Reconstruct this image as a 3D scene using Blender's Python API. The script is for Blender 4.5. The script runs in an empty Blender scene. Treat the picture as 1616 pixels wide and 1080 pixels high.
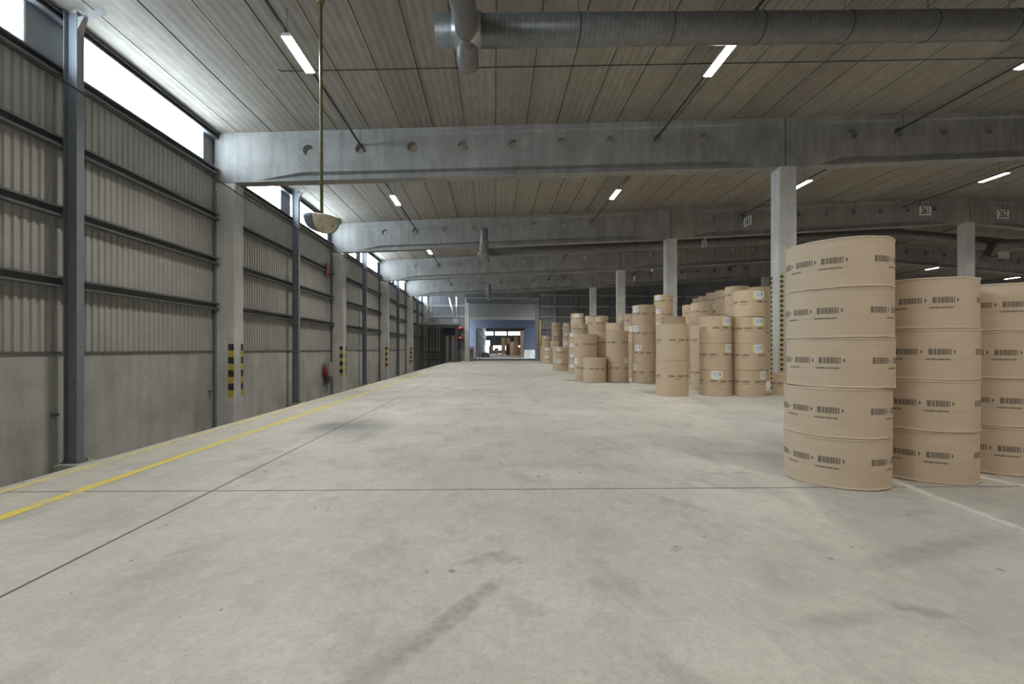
import bpy, bmesh, math, random
from mathutils import Vector, Matrix
random.seed(7)
PI = math.pi
sc = bpy.context.scene
C = sc.collection

# ---------------------------------------------------------------- camera, sky, exposure
cam_d = bpy.data.cameras.new('camera'); cam = bpy.data.objects.new('camera', cam_d); C.objects.link(cam)
cam_d.sensor_width = 36.0; cam_d.lens = 36.0 * 731 / 1616
cam_d.shift_x = (808 - 780) / 1616; cam_d.shift_y = (551.5 - 540) / 1616
cam_d.clip_end = 600; cam_d.clip_start = 0.05
cam.location = (0, 0, 1.7); cam.rotation_euler = (PI / 2, 0, 0)
sc.camera = cam
w = bpy.data.worlds.new('overcast_sky'); sc.world = w; w.use_nodes = True
bg = w.node_tree.nodes['Background']
bg.inputs[0].default_value = (0.80, 0.90, 1.0, 1); bg.inputs[1].default_value = 26.0
sc.view_settings.view_transform = 'Standard'; sc.view_settings.look = 'None'
sc.view_settings.gamma = 1; sc.view_settings.exposure = 0.0
sc.view_settings.use_curve_mapping = False
sc.cycles.use_denoising = True
sc.cycles.max_bounces = 8; sc.cycles.diffuse_bounces = 6; sc.cycles.transparent_max_bounces = 12
sc.cycles.sample_clamp_indirect = 8
LAMP = 40.0; LAMP_W = 250.0

# ---------------------------------------------------------------- node helpers
def mat(name):
    m = bpy.data.materials.new(name); m.use_nodes = True
    nt = m.node_tree; p = nt.nodes['Principled BSDF']
    return m, nt, p
def nd(nt, t, **kw):
    n = nt.nodes.new(t)
    for k, v in kw.items():
        if k.startswith('i_'):
            key = k[2:]
            n.inputs[int(key) if key.isdigit() else key].default_value = v
        else: setattr(n, k, v)
    return n
def ramp(nt, src, stops):
    r = nd(nt, 'ShaderNodeValToRGB'); e = r.color_ramp.elements
    while len(e) < len(stops): e.new(0.5)
    for a, (p, c) in zip(e, stops):
        a.position = p; a.color = (c[0], c[1], c[2], 1) if not isinstance(c, (int, float)) else (c, c, c, 1)
    nt.links.new(src, r.inputs[0]); return r.outputs[0]
def mth(nt, op, a, b=None, c=None, clamp=False):
    n = nd(nt, 'ShaderNodeMath', operation=op); n.use_clamp = clamp
    for i, v in enumerate((a, b, c)):
        if v is None: continue
        if isinstance(v, (int, float)): n.inputs[i].default_value = v
        else: nt.links.new(v, n.inputs[i])
    return n.outputs[0]
def mixc(nt, f, a, b, bt='MIX'):
    n = nd(nt, 'ShaderNodeMix', data_type='RGBA', blend_type=bt)
    for i, v in ((0, f), (6, a), (7, b)):
        if isinstance(v, (int, float)): n.inputs[i].default_value = v
        elif isinstance(v, tuple): n.inputs[i].default_value = (v[0], v[1], v[2], 1)
        else: nt.links.new(v, n.inputs[i])
    return n.outputs[2]
def coords(nt, scale=(1, 1, 1), kind='Object'):
    tc = nd(nt, 'ShaderNodeTexCoord'); mp = nd(nt, 'ShaderNodeMapping'); mp.inputs['Scale'].default_value = scale
    nt.links.new(tc.outputs[kind], mp.inputs[0]); return mp.outputs[0]
def geo(nt, scale=(1, 1, 1)):
    g = nd(nt, 'ShaderNodeNewGeometry'); mp = nd(nt, 'ShaderNodeMapping'); mp.inputs['Scale'].default_value = scale
    nt.links.new(g.outputs['Position'], mp.inputs[0]); return mp.outputs[0]
def noise(nt, vec, scale, detail=4, rough=0.55):
    n = nd(nt, 'ShaderNodeTexNoise'); n.inputs['Scale'].default_value = scale; n.inputs['Detail'].default_value = detail
    n.inputs['Roughness'].default_value = rough; nt.links.new(vec, n.inputs['Vector']); return n.outputs['Fac']
def bump(nt, p, h, strength=0.3, dist=0.02):
    b = nd(nt, 'ShaderNodeBump'); b.inputs['Strength'].default_value = strength; b.inputs['Distance'].default_value = dist
    nt.links.new(h, b.inputs['Height']); nt.links.new(b.outputs[0], p.inputs['Normal'])

def plain(name, col, rough=0.6, metal=0.0, var=0.12, scale=3.0, emit=0.0):
    m, nt, p = mat(name)
    p.inputs['Roughness'].default_value = rough; p.inputs['Metallic'].default_value = metal
    n = noise(nt, geo(nt), scale, 5)
    lo = tuple(c * (1 - var) for c in col); hi = tuple(min(1, c * (1 + var)) for c in col)
    nt.links.new(ramp(nt, n, [(0.3, lo), (0.7, hi)]), p.inputs['Base Color'])
    if emit:
        p.inputs['Emission Color'].default_value = (col[0], col[1], col[2], 1); p.inputs['Emission Strength'].default_value = emit
    return m

def concrete(name, lo, hi, streak=(1.2, 1.2, .12), dark=0.35):
    """cast concrete with vertical rain/form streaks, mottling and pores"""
    m, nt, p = mat(name); p.inputs['Roughness'].default_value = 0.85
    a = noise(nt, geo(nt), 0.8, 6, .6)
    col = ramp(nt, a, [(0.3, lo), (0.7, hi)])
    s = noise(nt, geo(nt, streak), 2.4, 5, .6)
    col = mixc(nt, mth(nt, 'MULTIPLY', ramp(nt, s, [(0.42, 0.0), (0.75, 1.0)]), dark), col, tuple(c * 0.5 for c in lo))
    sp = noise(nt, geo(nt), 40, 3, .6)
    col = mixc(nt, ramp(nt, sp, [(0.70, 0.0), (0.78, .5)]), col, tuple(c * .55 for c in lo))
    f = noise(nt, geo(nt), 14, 4, .6)
    col = mixc(nt, 0.18, col, ramp(nt, f, [(0.3, tuple(c * .6 for c in lo)), (0.7, hi)]))
    nt.links.new(col, p.inputs['Base Color'])
    bump(nt, p, f, 0.15, 0.01)
    return m

M = {}
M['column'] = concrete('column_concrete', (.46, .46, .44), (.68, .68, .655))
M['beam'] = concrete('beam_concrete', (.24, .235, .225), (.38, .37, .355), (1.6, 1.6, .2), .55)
def tie_holes(m):
    nt = m.node_tree; p = nt.nodes['Principled BSDF']; src = p.inputs['Base Color'].links[0].from_socket
    g = nd(nt, 'ShaderNodeNewGeometry'); sp = nd(nt, 'ShaderNodeSeparateXYZ'); nt.links.new(g.outputs['Position'], sp.inputs[0])
    dx = mth(nt, 'SUBTRACT', mth(nt, 'MODULO', mth(nt, 'ADD', sp.outputs[0], 50), .98), .49)
    dz = mth(nt, 'SUBTRACT', sp.outputs[2], mth(nt, 'MULTIPLY_ADD', sp.outputs[0], .062, 9.06))
    d = mth(nt, 'ADD', mth(nt, 'MULTIPLY', dx, dx), mth(nt, 'MULTIPLY', dz, dz))
    nt.links.new(mixc(nt, mth(nt, 'MULTIPLY', mth(nt, 'LESS_THAN', d, .0005), .8), src, (.08, .08, .08)), p.inputs['Base Color'])
tie_holes(M['beam'])
M['dado'] = concrete('dado_concrete', (.34, .345, .315), (.56, .56, .51), (1.0, 1.0, .10), .40)
M['pitfloor'] = concrete('pit_concrete', (.16, .16, .15), (.26, .26, .24), (1, 1, 1))
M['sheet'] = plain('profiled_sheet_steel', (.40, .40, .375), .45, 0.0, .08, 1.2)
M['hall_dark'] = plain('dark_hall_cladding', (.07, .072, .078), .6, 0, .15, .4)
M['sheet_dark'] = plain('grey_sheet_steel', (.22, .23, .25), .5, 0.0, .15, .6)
M['sheet_flat'] = plain('flat_grey_panel', (.20, .215, .23), .5, 0.0, .1, 2)
M['steel'] = plain('dark_grey_painted_steel', (.20, .215, .25), .45, 0.0, .10, 5)
M['girt'] = plain('girt_steel', (.15, .155, .165), .40, 0.2, .15, 4)
M['galv_girt'] = plain('galvanised_girt', (.60, .61, .62), .45, 0.1, .15, 4)
M['dark'] = plain('black_cable', (.035, .035, .035), .6)
M['tray'] = plain('dark_cable_tray', (.06, .06, .06), .5, .3)
M['lampbody'] = plain('lamp_housing', (.5, .5, .5), .5)
M['blue'] = plain('blue_cladding', (.05, .062, .095), .6, 0, .08, .5)
M['wood'] = plain('rough_wood', (.42, .30, .17), .8, 0, .25, 6)
M['white'] = plain('white_board', (.72, .72, .70), .6, 0, .05)
M['whitewrap'] = plain('white_wrap', (.60, .58, .54), .6, 0, .2, 4)
M['black'] = plain('black_paint', (.03, .03, .03), .6)
M['red'] = plain('red_paint', (.33, .04, .035), .45, 0, .15, 6)
M['greybox'] = plain('grey_enamel', (.34, .34, .33), .5, 0, .1, 6)
M['yellow'] = plain('yellow_post_paint', (.55, .40, .06), .55, 0, .15, 6)
M['olive'] = plain('olive_pole_paint', (.16, .14, .055), .5, 0, .25, 8)
M['slate'] = plain('slate_blue_shell', (.12, .14, .17), .5, 0, .25, 9)
M['redlight'] = plain('red_signal_light', (1.0, .12, .08), .4, 0, 0, 1, 1.6)
M['wall_white'] = plain('pale_render', (.50, .50, .48), .8)

def cream():
    m, nt, p = mat('stained_cream_shell'); p.inputs['Roughness'].default_value = .6
    n = noise(nt, geo(nt), 7, 5, .65)
    nt.links.new(ramp(nt, n, [(0.30, (.22, .15, .09)), (0.42, (.50, .45, .34)), (0.8, (.62, .58, .47))]), p.inputs['Base Color'])
    return m
M['cream'] = cream()

def ceiling_mat():
    m, nt, p = mat('ceiling_slab_concrete'); p.inputs['Roughness'].default_value = .9
    a = noise(nt, geo(nt, (1.0, .30, 1)), 5.0, 6, .65)       # ribs running along the planks
    b = noise(nt, geo(nt, (.83, .02, 1)), 1.0, 3, .6)        # plank to plank
    c = noise(nt, geo(nt), .5, 5, .6)
    col = ramp(nt, a, [(0.3, (.25, .225, .19)), (0.7, (.35, .32, .28))])
    col = mixc(nt, mth(nt, 'MULTIPLY', ramp(nt, b, [(0.45, 0.0), (0.7, 1.0)]), .45), col, (.18, .155, .125))
    col = mixc(nt, mth(nt, 'MULTIPLY', ramp(nt, c, [(0.55, 0.0), (0.75, 1.0)]), .25), col, (.17, .15, .13))
    wv = nd(nt, 'ShaderNodeTexWave'); wv.bands_direction = 'X'; wv.inputs['Scale'].default_value = 1.31
    wv.inputs['Distortion'].default_value = .6; wv.inputs['Detail'].default_value = 1
    nt.links.new(geo(nt, (1, .05, 1)), wv.inputs[0])
    wm = mth(nt, 'MULTIPLY', wv.outputs['Fac'], ramp(nt, noise(nt, geo(nt, (.5, .08, 1)), 1.0, 2), [(.35, .0), (.65, .5)]))
    col = mixc(nt, wm, col, (.14, .12, .10))
    nt.links.new(col, p.inputs['Base Color']); bump(nt, p, wv.outputs['Fac'], .25, .01)
    return m
M['ceiling'] = ceiling_mat()

def floor_mat():
    m, nt, p = mat('floor_concrete')
    g = nd(nt, 'ShaderNodeNewGeometry'); sp = nd(nt, 'ShaderNodeSeparateXYZ'); nt.links.new(g.outputs['Position'], sp.inputs[0])
    X, Y = sp.outputs[0], sp.outputs[1]
    a = noise(nt, geo(nt), .45, 7, .62)
    col = ramp(nt, a, [(0.30, (.38, .36, .31)), (0.52, (.50, .48, .42)), (0.70, (.62, .60, .53))])
    b = noise(nt, geo(nt, (1, .55, 1)), 1.7, 7, .68)
    col = mixc(nt, mth(nt, 'MULTIPLY', ramp(nt, b, [(0.50, 0.0), (0.70, 1.0)]), .75), col, (.26, .25, .225))
    bw = noise(nt, geo(nt), 3.2, 5, .6)
    col = mixc(nt, mth(nt, 'MULTIPLY', ramp(nt, bw, [(0.52, 0.0), (0.70, 1.0)]), .30), col, (.60, .48, .40))
    fine = noise(nt, geo(nt), 22, 6, .7)
    col = mixc(nt, mth(nt, 'MULTIPLY', ramp(nt, fine, [(0.48, 0.0), (0.68, 1.0)]), .50), col, (.27, .26, .235))
    mid = noise(nt, geo(nt, (1, .8, 1)), 8, 6, .7)
    col = mixc(nt, mth(nt, 'MULTIPLY', ramp(nt, mid, [(0.48, 0.0), (0.66, 1.0)]), .30), col, (.30, .29, .265))
    col = mixc(nt, mth(nt, 'MULTIPLY', ramp(nt, mid, [(0.32, 1.0), (0.46, 0.0)]), .30), col, (.68, .665, .62))
    grain = noise(nt, geo(nt), 160, 2, .6)
    col = mixc(nt, .24, col, ramp(nt, grain, [(0.35, (.22, .21, .19)), (0.65, (.72, .70, .65))]))
    # small dark spots
    v = nd(nt, 'ShaderNodeTexVoronoi'); v.inputs['Scale'].default_value = 4.2; nt.links.new(geo(nt), v.inputs['Vector'])
    vn = noise(nt, geo(nt), 30, 3)
    vd = mth(nt, 'ADD', v.outputs['Distance'], mth(nt, 'MULTIPLY', vn, .06))
    sel = nd(nt, 'ShaderNodeSeparateColor'); nt.links.new(v.outputs['Color'], sel.inputs[0])
    spot = mth(nt, 'MULTIPLY', mth(nt, 'LESS_THAN', vd, mth(nt, 'MULTIPLY_ADD', mth(nt, 'POWER', sel.outputs[1], 2.0), .11, .055)), mth(nt, 'GREATER_THAN', sel.outputs[0], .35))
    col = mixc(nt, mth(nt, 'MULTIPLY', spot, .62), col, (.14, .13, .12))
    # larger separate stains and tyre smears: (x, y, half length, half width, angle, strength)
    nz = noise(nt, geo(nt), 5, 5, .7)
    nzs = noise(nt, geo(nt, (1, 1, 1)), 14, 4, .7)
    for (sx, sy, L, W, ang, st) in [
            (-.22, 3.0, .62, .09, 1.02, .75), (-.60, 2.50, .55, .12, .95, .40), (.05, 3.75, .30, .10, .2, .5), (-.20, 3.72, .16, .07, .5, .6), (.02, 3.85, .13, .06, .4, .7),
            (3.38, 6.35, .16, .09, .2, .7), (3.0, 6.35, .16, .08, .1, .5), (2.05, 5.1, .55, .10, -.9, .5),
            (2.2, 2.92, .42, .10, .15, .55), (2.75, 3.02, .22, .08, -.4, .7), (3.55, 3.85, .9, .16, .35, .55), (4.2, 4.1, .8, .14, .3, .45), (4.5, 4.85, .22, .10, .1, .5),
            (1.0, 2.4, .25, .13, -.9, .45), (1.55, 3.95, .1, .05, .7, .7), (-2.6, 3.9, .2, .05, .8, .5), (-5.1, 3.72, .16, .08, .4, .6),
            (4.9, 7.3, 1.5, .35, -.25, .45), (2.6, 9.0, 1.6, .35, .3, .3), (.8, 6.8, .8, .3, .1, .28), (5.3, 4.6, .8, .2, .6, .35), (4.6, 5.3, .3, .05, -.2, .5)]:
        ca, sa = math.cos(ang), math.sin(ang)
        dx = mth(nt, 'SUBTRACT', X, sx); dy = mth(nt, 'SUBTRACT', Y, sy)
        u = mth(nt, 'ADD', mth(nt, 'MULTIPLY', dx, ca / L), mth(nt, 'MULTIPLY', dy, sa / L))
        vv = mth(nt, 'ADD', mth(nt, 'MULTIPLY', dx, -sa / W), mth(nt, 'MULTIPLY', dy, ca / W))
        d = mth(nt, 'ADD', mth(nt, 'MULTIPLY', u, u), mth(nt, 'MULTIPLY', vv, vv))
        d = mth(nt, 'ADD', d, mth(nt, 'MULTIPLY', mth(nt, 'SUBTRACT', nz, .5), 2.4))
        k = mth(nt, 'MULTIPLY', mth(nt, 'SUBTRACT', 1.0, d, clamp=True), mth(nt, 'MULTIPLY_ADD', nzs, 1.6, -.15, clamp=True))
        col = mixc(nt, mth(nt, 'MULTIPLY', k, st), col, (.17, .165, .155))
    # darker storage area under and around the rolls
    edge = mth(nt, 'SUBTRACT', X, mth(nt, 'MULTIPLY_ADD', Y, .30, 2.05))
    edge = mth(nt, 'MULTIPLY', mth(nt, 'ADD', edge, mth(nt, 'MULTIPLY', mth(nt, 'SUBTRACT', nz, .5), .3)), 5.0, clamp=True)
    far = mth(nt, 'LESS_THAN', Y, 16.5)
    col = mixc(nt, mth(nt, 'MULTIPLY', mth(nt, 'MULTIPLY', edge, far), .30), col, (.30, .295, .28))
    # joints
    def line(pos, halfw):
        return mth(nt, 'LESS_THAN', mth(nt, 'ABSOLUTE', pos), halfw)
    j = line(mth(nt, 'ADD', X, 3.387), .014)
    yy = mth(nt, 'SUBTRACT', Y, mth(nt, 'MULTIPLY', X, .0184))
    per = mth(nt, 'SUBTRACT', mth(nt, 'MODULO', mth(nt, 'ADD', yy, 31.58 - .0), 12.4), 12.4 / 2)   # centred
    j2 = mth(nt, 'GREATER_THAN', mth(nt, 'ABSOLUTE', per), 6.2 - .013)
    # side joints further right, one per bay
    j3 = line(mth(nt, 'SUBTRACT', X, 12.0), .010)
    jj = mth(nt, 'MAXIMUM', mth(nt, 'MAXIMUM', j, j2), j3)
    jj = mth(nt, 'MULTIPLY', jj, mth(nt, 'LESS_THAN', Y, 68))
    col = mixc(nt, mth(nt, 'MULTIPLY', jj, .95), col, (.05, .05, .05))
    nt.links.new(col, p.inputs['Base Color'])
    nt.links.new(ramp(nt, b, [(0.3, .50), (0.7, .72)]), p.inputs['Roughness'])
    bump(nt, p, mth(nt, 'SUBTRACT', fine, jj), .12, .01)
    return m
M['floor'] = floor_mat()

def paint(name, col, cover):
    m, nt, p = mat(name); p.inputs['Roughness'].default_value = .6
    n = noise(nt, geo(nt, (1, .45, 1)), 9, 6, .75); n2 = noise(nt, geo(nt), 1.2, 3)
    f = mth(nt, 'ADD', mth(nt, 'MULTIPLY', n, .75), mth(nt, 'MULTIPLY', n2, .25))
    nt.links.new(ramp(nt, f, [(cover - .02, col), (cover + .02, (.42, .41, .36))]), p.inputs['Base Color'])
    return m
M['line_yellow'] = paint('worn_yellow_line', (.66, .54, .10), .56)
M['line_faint'] = paint('faint_yellow_line', (.62, .55, .22), .54)
M['line_white'] = paint('worn_white_line', (.56, .55, .51), .53)

def hazard(name, seg):
    m, nt, p = mat(name); p.inputs['Roughness'].default_value = .55
    g = nd(nt, 'ShaderNodeNewGeometry'); sp = nd(nt, 'ShaderNodeSeparateXYZ'); nt.links.new(g.outputs['Position'], sp.inputs[0])
    z = mth(nt, 'ADD', sp.outputs[2], 8 * seg + .07)
    k = mth(nt, 'GREATER_THAN', mth(nt, 'MODULO', z, 2 * seg), seg)
    n = noise(nt, geo(nt), 8, 4)
    c = mixc(nt, k, (.52, .40, .05) if seg > .2 else (.50, .45, .14), (.035, .033, .03))
    c = mixc(nt, mth(nt, 'MULTIPLY', ramp(nt, n, [(.5, 0.0), (.8, 1.0)]), .25), c, (.3, .28, .2))
    nt.links.new(c, p.inputs['Base Color']); return m
M['haz'] = hazard('hazard_stripes_wide', .247); M['haz_small'] = hazard('hazard_stripes_fine', .10)

def duct_mat():
    m, nt, p = mat('spiral_galvanised_duct'); p.inputs['Metallic'].default_value = .35; p.inputs['Roughness'].default_value = .42
    uv = nd(nt, 'ShaderNodeUVMap'); s = nd(nt, 'ShaderNodeSeparateXYZ'); nt.links.new(uv.outputs[0], s.inputs[0])
    f = mth(nt, 'MODULO', mth(nt, 'ADD', s.outputs[0], mth(nt, 'MULTIPLY', s.outputs[1], .12)), .12)
    k = mth(nt, 'LESS_THAN', f, .02)
    n = noise(nt, geo(nt), 5, 4)
    c = ramp(nt, n, [(.3, (.15, .148, .14)), (.7, (.22, .215, .205))])
    c = mixc(nt, mth(nt, 'MULTIPLY', k, .5), c, (.10, .10, .10))
    nt.links.new(c, p.inputs['Base Color']); bump(nt, p, k, .4, .01); return m
M['duct'] = duct_mat()

def kraft(name, base):
    """kraft wrapper: UV is metres round the roll and metres above the print line"""
    m, nt, p = mat(name); p.inputs['Roughness'].default_value = .72
    uv = nd(nt, 'ShaderNodeUVMap'); s = nd(nt, 'ShaderNodeSeparateXYZ'); nt.links.new(uv.outputs[0], s.inputs[0])
    U, V = s.outputs[0], s.outputs[1]
    n = noise(nt, coords(nt, (1, 1, 4)), 2.2, 5, .6); n2 = noise(nt, coords(nt), 90, 2, .6)
    lo = tuple(c * .94 for c in base); hi = tuple(c * 1.05 for c in base)
    col = ramp(nt, n, [(.3, lo), (.7, hi)])
    col = mixc(nt, mth(nt, 'MULTIPLY', ramp(nt, n2, [(.45, 0.0), (.7, 1.0)]), .10), col, tuple(c * .6 for c in base))
    def band(x, a, b): return mth(nt, 'MULTIPLY', mth(nt, 'GREATER_THAN', x, a), mth(nt, 'LESS_THAN', x, b))
    G = 1.2033
    u = mth(nt, 'MODULO', U, G)
    ink = None
    lu = mth(nt, 'MODULO', u, .325); ok = mth(nt, 'LESS_THAN', u, .97)
    bars = mth(nt, 'MULTIPLY', band(lu, .0, .225), band(V, -.038, .038))
    st = nd(nt, 'ShaderNodeTexNoise', noise_dimensions='1D'); st.inputs['Scale'].default_value = 70; st.inputs['Detail'].default_value = 2
    nt.links.new(lu, st.inputs['W'])
    bars = mth(nt, 'MULTIPLY', bars, ramp(nt, st.outputs['Fac'], [(.40, .25), (.52, 1.0)]))
    # small arrow head after each bar code
    tri = mth(nt, 'MULTIPLY', band(lu, .248, .275), mth(nt, 'LESS_THAN', mth(nt, 'ABSOLUTE', V), mth(nt, 'MULTIPLY', mth(nt, 'SUBTRACT', .275, lu), 1.2)))
    ink = mth(nt, 'MULTIPLY', mth(nt, 'MAXIMUM', bars, tri), ok)
    t = nd(nt, 'ShaderNodeTexNoise'); t.inputs['Scale'].default_value = 60; nt.links.new(uv.outputs[0], t.inputs['Vector'])
    txt = mth(nt, 'MULTIPLY', mth(nt, 'MULTIPLY', band(u, .62, .86), band(V, -.105, -.085)), ramp(nt, t.outputs['Fac'], [(.35, .3), (.5, 1.0)]))
    txt2 = mth(nt, 'MULTIPLY', mth(nt, 'MULTIPLY', band(u, .22, .40), band(V, -.105, -.085)), ramp(nt, t.outputs['Fac'], [(.35, .3), (.5, 1.0)]))
    thin = mth(nt, 'MULTIPLY', mth(nt, 'MULTIPLY', band(u, .40, 1.18), band(V, -.100, -.094)), .25)
    ink = mth(nt, 'MAXIMUM', ink, mth(nt, 'MAXIMUM', mth(nt, 'MAXIMUM', txt, txt2), thin))
    col = mixc(nt, mth(nt, 'MULTIPLY', ink, .80), col, (.055, .045, .04))
    nt.links.new(col, p.inputs['Base Color'])
    bump(nt, p, n, .10, .01)
    return m
M['kraft'] = kraft('kraft_paper_wrapper', (.56, .43, .295))
M['kraft_front'] = kraft('kraft_paper_wrapper_front', (.575, .452, .325))
M['kraft_end'] = plain('kraft_end_cap', (.42, .31, .21), .8, 0, .12, 4)

def sticker_mat():
    m, nt, p = mat('label_sticker_paper'); p.inputs['Roughness'].default_value = .5
    uv = nd(nt, 'ShaderNodeUVMap'); s = nd(nt, 'ShaderNodeSeparateXYZ'); nt.links.new(uv.outputs[0], s.inputs[0])
    U, V = s.outputs[0], s.outputs[1]
    def band(x, a, b): return mth(nt, 'MULTIPLY', mth(nt, 'GREATER_THAN', x, a), mth(nt, 'LESS_THAN', x, b))
    ye = mth(nt, 'MAXIMUM', mth(nt, 'LESS_THAN', U, .10), mth(nt, 'MAXIMUM', mth(nt, 'MULTIPLY', mth(nt, 'LESS_THAN', V, .2), mth(nt, 'GREATER_THAN', U, .76)), mth(nt, 'MULTIPLY', mth(nt, 'LESS_THAN', V, .12), mth(nt, 'LESS_THAN', U, .26))))
    c = mixc(nt, ye, (.75, .75, .73), (.70, .58, .10))
    t = nd(nt, 'ShaderNodeTexNoise'); t.inputs['Scale'].default_value = 14; nt.links.new(uv.outputs[0], t.inputs['Vector'])
    tx = mth(nt, 'MULTIPLY', mth(nt, 'MULTIPLY', band(U, .22, .62), band(V, .35, .80)), ramp(nt, t.outputs['Fac'], [(.45, 0.0), (.55, .6)]))
    c = mixc(nt, tx, c, (.30, .36, .50))
    c = mixc(nt, mth(nt, 'MULTIPLY', mth(nt, 'MULTIPLY', band(U, .72, .86), band(V, .38, .85)), .75), c, (.15, .15, .2))
    nt.links.new(c, p.inputs['Base Color']); return m
M['sticker'] = sticker_mat()

def lamp_mat():
    m, nt, p = mat('led_diffuser'); nt.nodes.remove(p)
    e = nd(nt, 'ShaderNodeEmission'); e.inputs[0].default_value = (1, .965, .90, 1); e.inputs[1].default_value = LAMP
    nt.links.new(e.outputs[0], nt.nodes['Material Output'].inputs[0]); return m
M['led'] = lamp_mat()
def pane_mat():
    m, nt, p = mat('clear_window_sheet'); nt.nodes.remove(p)
    t = nd(nt, 'ShaderNodeBsdfTransparent'); t.inputs[0].default_value = (.93, .96, .97, 1)
    g = nd(nt, 'ShaderNodeBsdfGlossy'); g.inputs['Roughness'].default_value = .1
    mx = nd(nt, 'ShaderNodeMixShader'); mx.inputs[0].default_value = .05
    nt.links.new(t.outputs[0], mx.inputs[1]); nt.links.new(g.outputs[0], mx.inputs[2])
    nt.links.new(mx.outputs[0], nt.nodes['Material Output'].inputs[0]); return m
M['pane'] = pane_mat()

# ---------------------------------------------------------------- mesh helpers
class MB:
    def __init__(s): s.v = []; s.f = []; s.sm = []; s.uv = {}
    def quad(s, pts, smooth=False, uvs=None):
        i = len(s.v); s.v += [tuple(p) for p in pts]; s.f.append(tuple(range(i, i + len(pts)))); s.sm.append(smooth)
        if uvs: s.uv[len(s.f) - 1] = uvs
    def box(s, x0, x1, y0, y1, z0, z1, fn=None):
        i = len(s.v)
        p = [(x0, y0, z0), (x1, y0, z0), (x1, y1, z0), (x0, y1, z0), (x0, y0, z1), (x1, y0, z1), (x1, y1, z1), (x0, y1, z1)]
        if fn: p = [fn(*q) for q in p]
        s.v += p
        for f in ((3, 2, 1, 0), (4, 5, 6, 7), (0, 1, 5, 4), (1, 2, 6, 5), (2, 3, 7, 6), (3, 0, 4, 7)):
            s.f.append(tuple(i + k for k in f)); s.sm.append(False)
    def loft(s, rings, closed=True, caps=True, smooth=False):
        n = len(rings[0]); base = len(s.v)
        for r in rings: s.v += [tuple(p) for p in r]
        for a in range(len(rings) - 1):
            for b in range(n if closed else n - 1):
                b2 = (b + 1) % n
                s.f.append((base + a * n + b, base + a * n + b2, base + (a + 1) * n + b2, base + (a + 1) * n + b)); s.sm.append(smooth)
        if caps and closed:
            s.f.append(tuple(base + k for k in reversed(range(n)))); s.sm.append(False)
            s.f.append(tuple(base + (len(rings) - 1) * n + k for k in range(n))); s.sm.append(False)
    def tube(s, pts, r, n=10, smooth=True, uv=False):
        """pipe along a polyline; radius may be a list"""
        rings = []; P = [Vector(p) for p in pts]
        R = r if isinstance(r, (list, tuple)) else [r] * len(P)
        prev = None; L = 0; Ls = []
        for i, p in enumerate(P):
            if i: L += (p - P[i - 1]).length
            Ls.append(L)
            d = ((P[min(i + 1, len(P) - 1)] - P[max(i - 1, 0)])).normalized()
            if prev is None:
                a = d.orthogonal().normalized()
            else:
                a = (prev - d * prev.dot(d)).normalized()
            prev = a; b = d.cross(a)
            rings.append([p + (a * math.cos(2 * PI * k / n) + b * math.sin(2 * PI * k / n)) * R[i] for k in range(n)])
        f0 = len(s.f)
        s.loft(rings, smooth=smooth)
        if uv:
            k = f0
            for a in range(len(rings) - 1):
                for b in range(n):
                    s.uv[k] = [(Ls[a], b / n), (Ls[a], (b + 1) / n), (Ls[a + 1], (b + 1) / n), (Ls[a + 1], b / n)]; k += 1
    def build(s, name, m, parent=None, recalc=True):
        me = bpy.data.meshes.new(name); me.from_pydata([tuple(v) for v in s.v], [], s.f)
        me.polygons.foreach_set('use_smooth', s.sm)
        if s.uv:
            ul = me.uv_layers.new(name='UVMap')
            for fi, uvs in s.uv.items():
                for li, q in zip(me.polygons[fi].loop_indices, uvs): ul.data[li].uv = q
        if recalc:
            b = bmesh.new(); b.from_mesh(me); bmesh.ops.recalc_face_normals(b, faces=b.faces); b.to_mesh(me); b.free()
        me.materials.append(m)
        o = bpy.data.objects.new(name, me); C.objects.link(o)
        if parent: o.parent = parent
        return o
def thing(name, label, cat, loc=(0, 0, 0), rz=0, group=None):
    o = bpy.data.objects.new(name, None); o.empty_display_size = .2; C.objects.link(o)
    o.location = loc; o.rotation_euler = (0, 0, rz); tag(o, label, cat, group); return o
def tag(o, label, cat, group=None):
    o['label'] = label; o['category'] = cat
    if group: o['group'] = group
    return o
def struct(o): o['kind'] = 'structure'; return o

# ---------------------------------------------------------------- site dimensions
SK = .08                                   # the frames stand slightly askew to the dock wall
def ceil(x): return 9.79 + .0665 * (x + 9.65) if x < 34 else 9.79 + .0665 * 43.65 - .0665 * (x - 34)
BAY = 12.4; Y0 = 18.0; NB = 4
YB = -14.0; YF = 68.0; XL = -10.45; XR = 79.0; PIT = -1.3; EDGE = -6.07
def fy(k, x): return Y0 + BAY * k + SK * x    # front face of frame k
def far(x): return YF + SK * x

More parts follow.
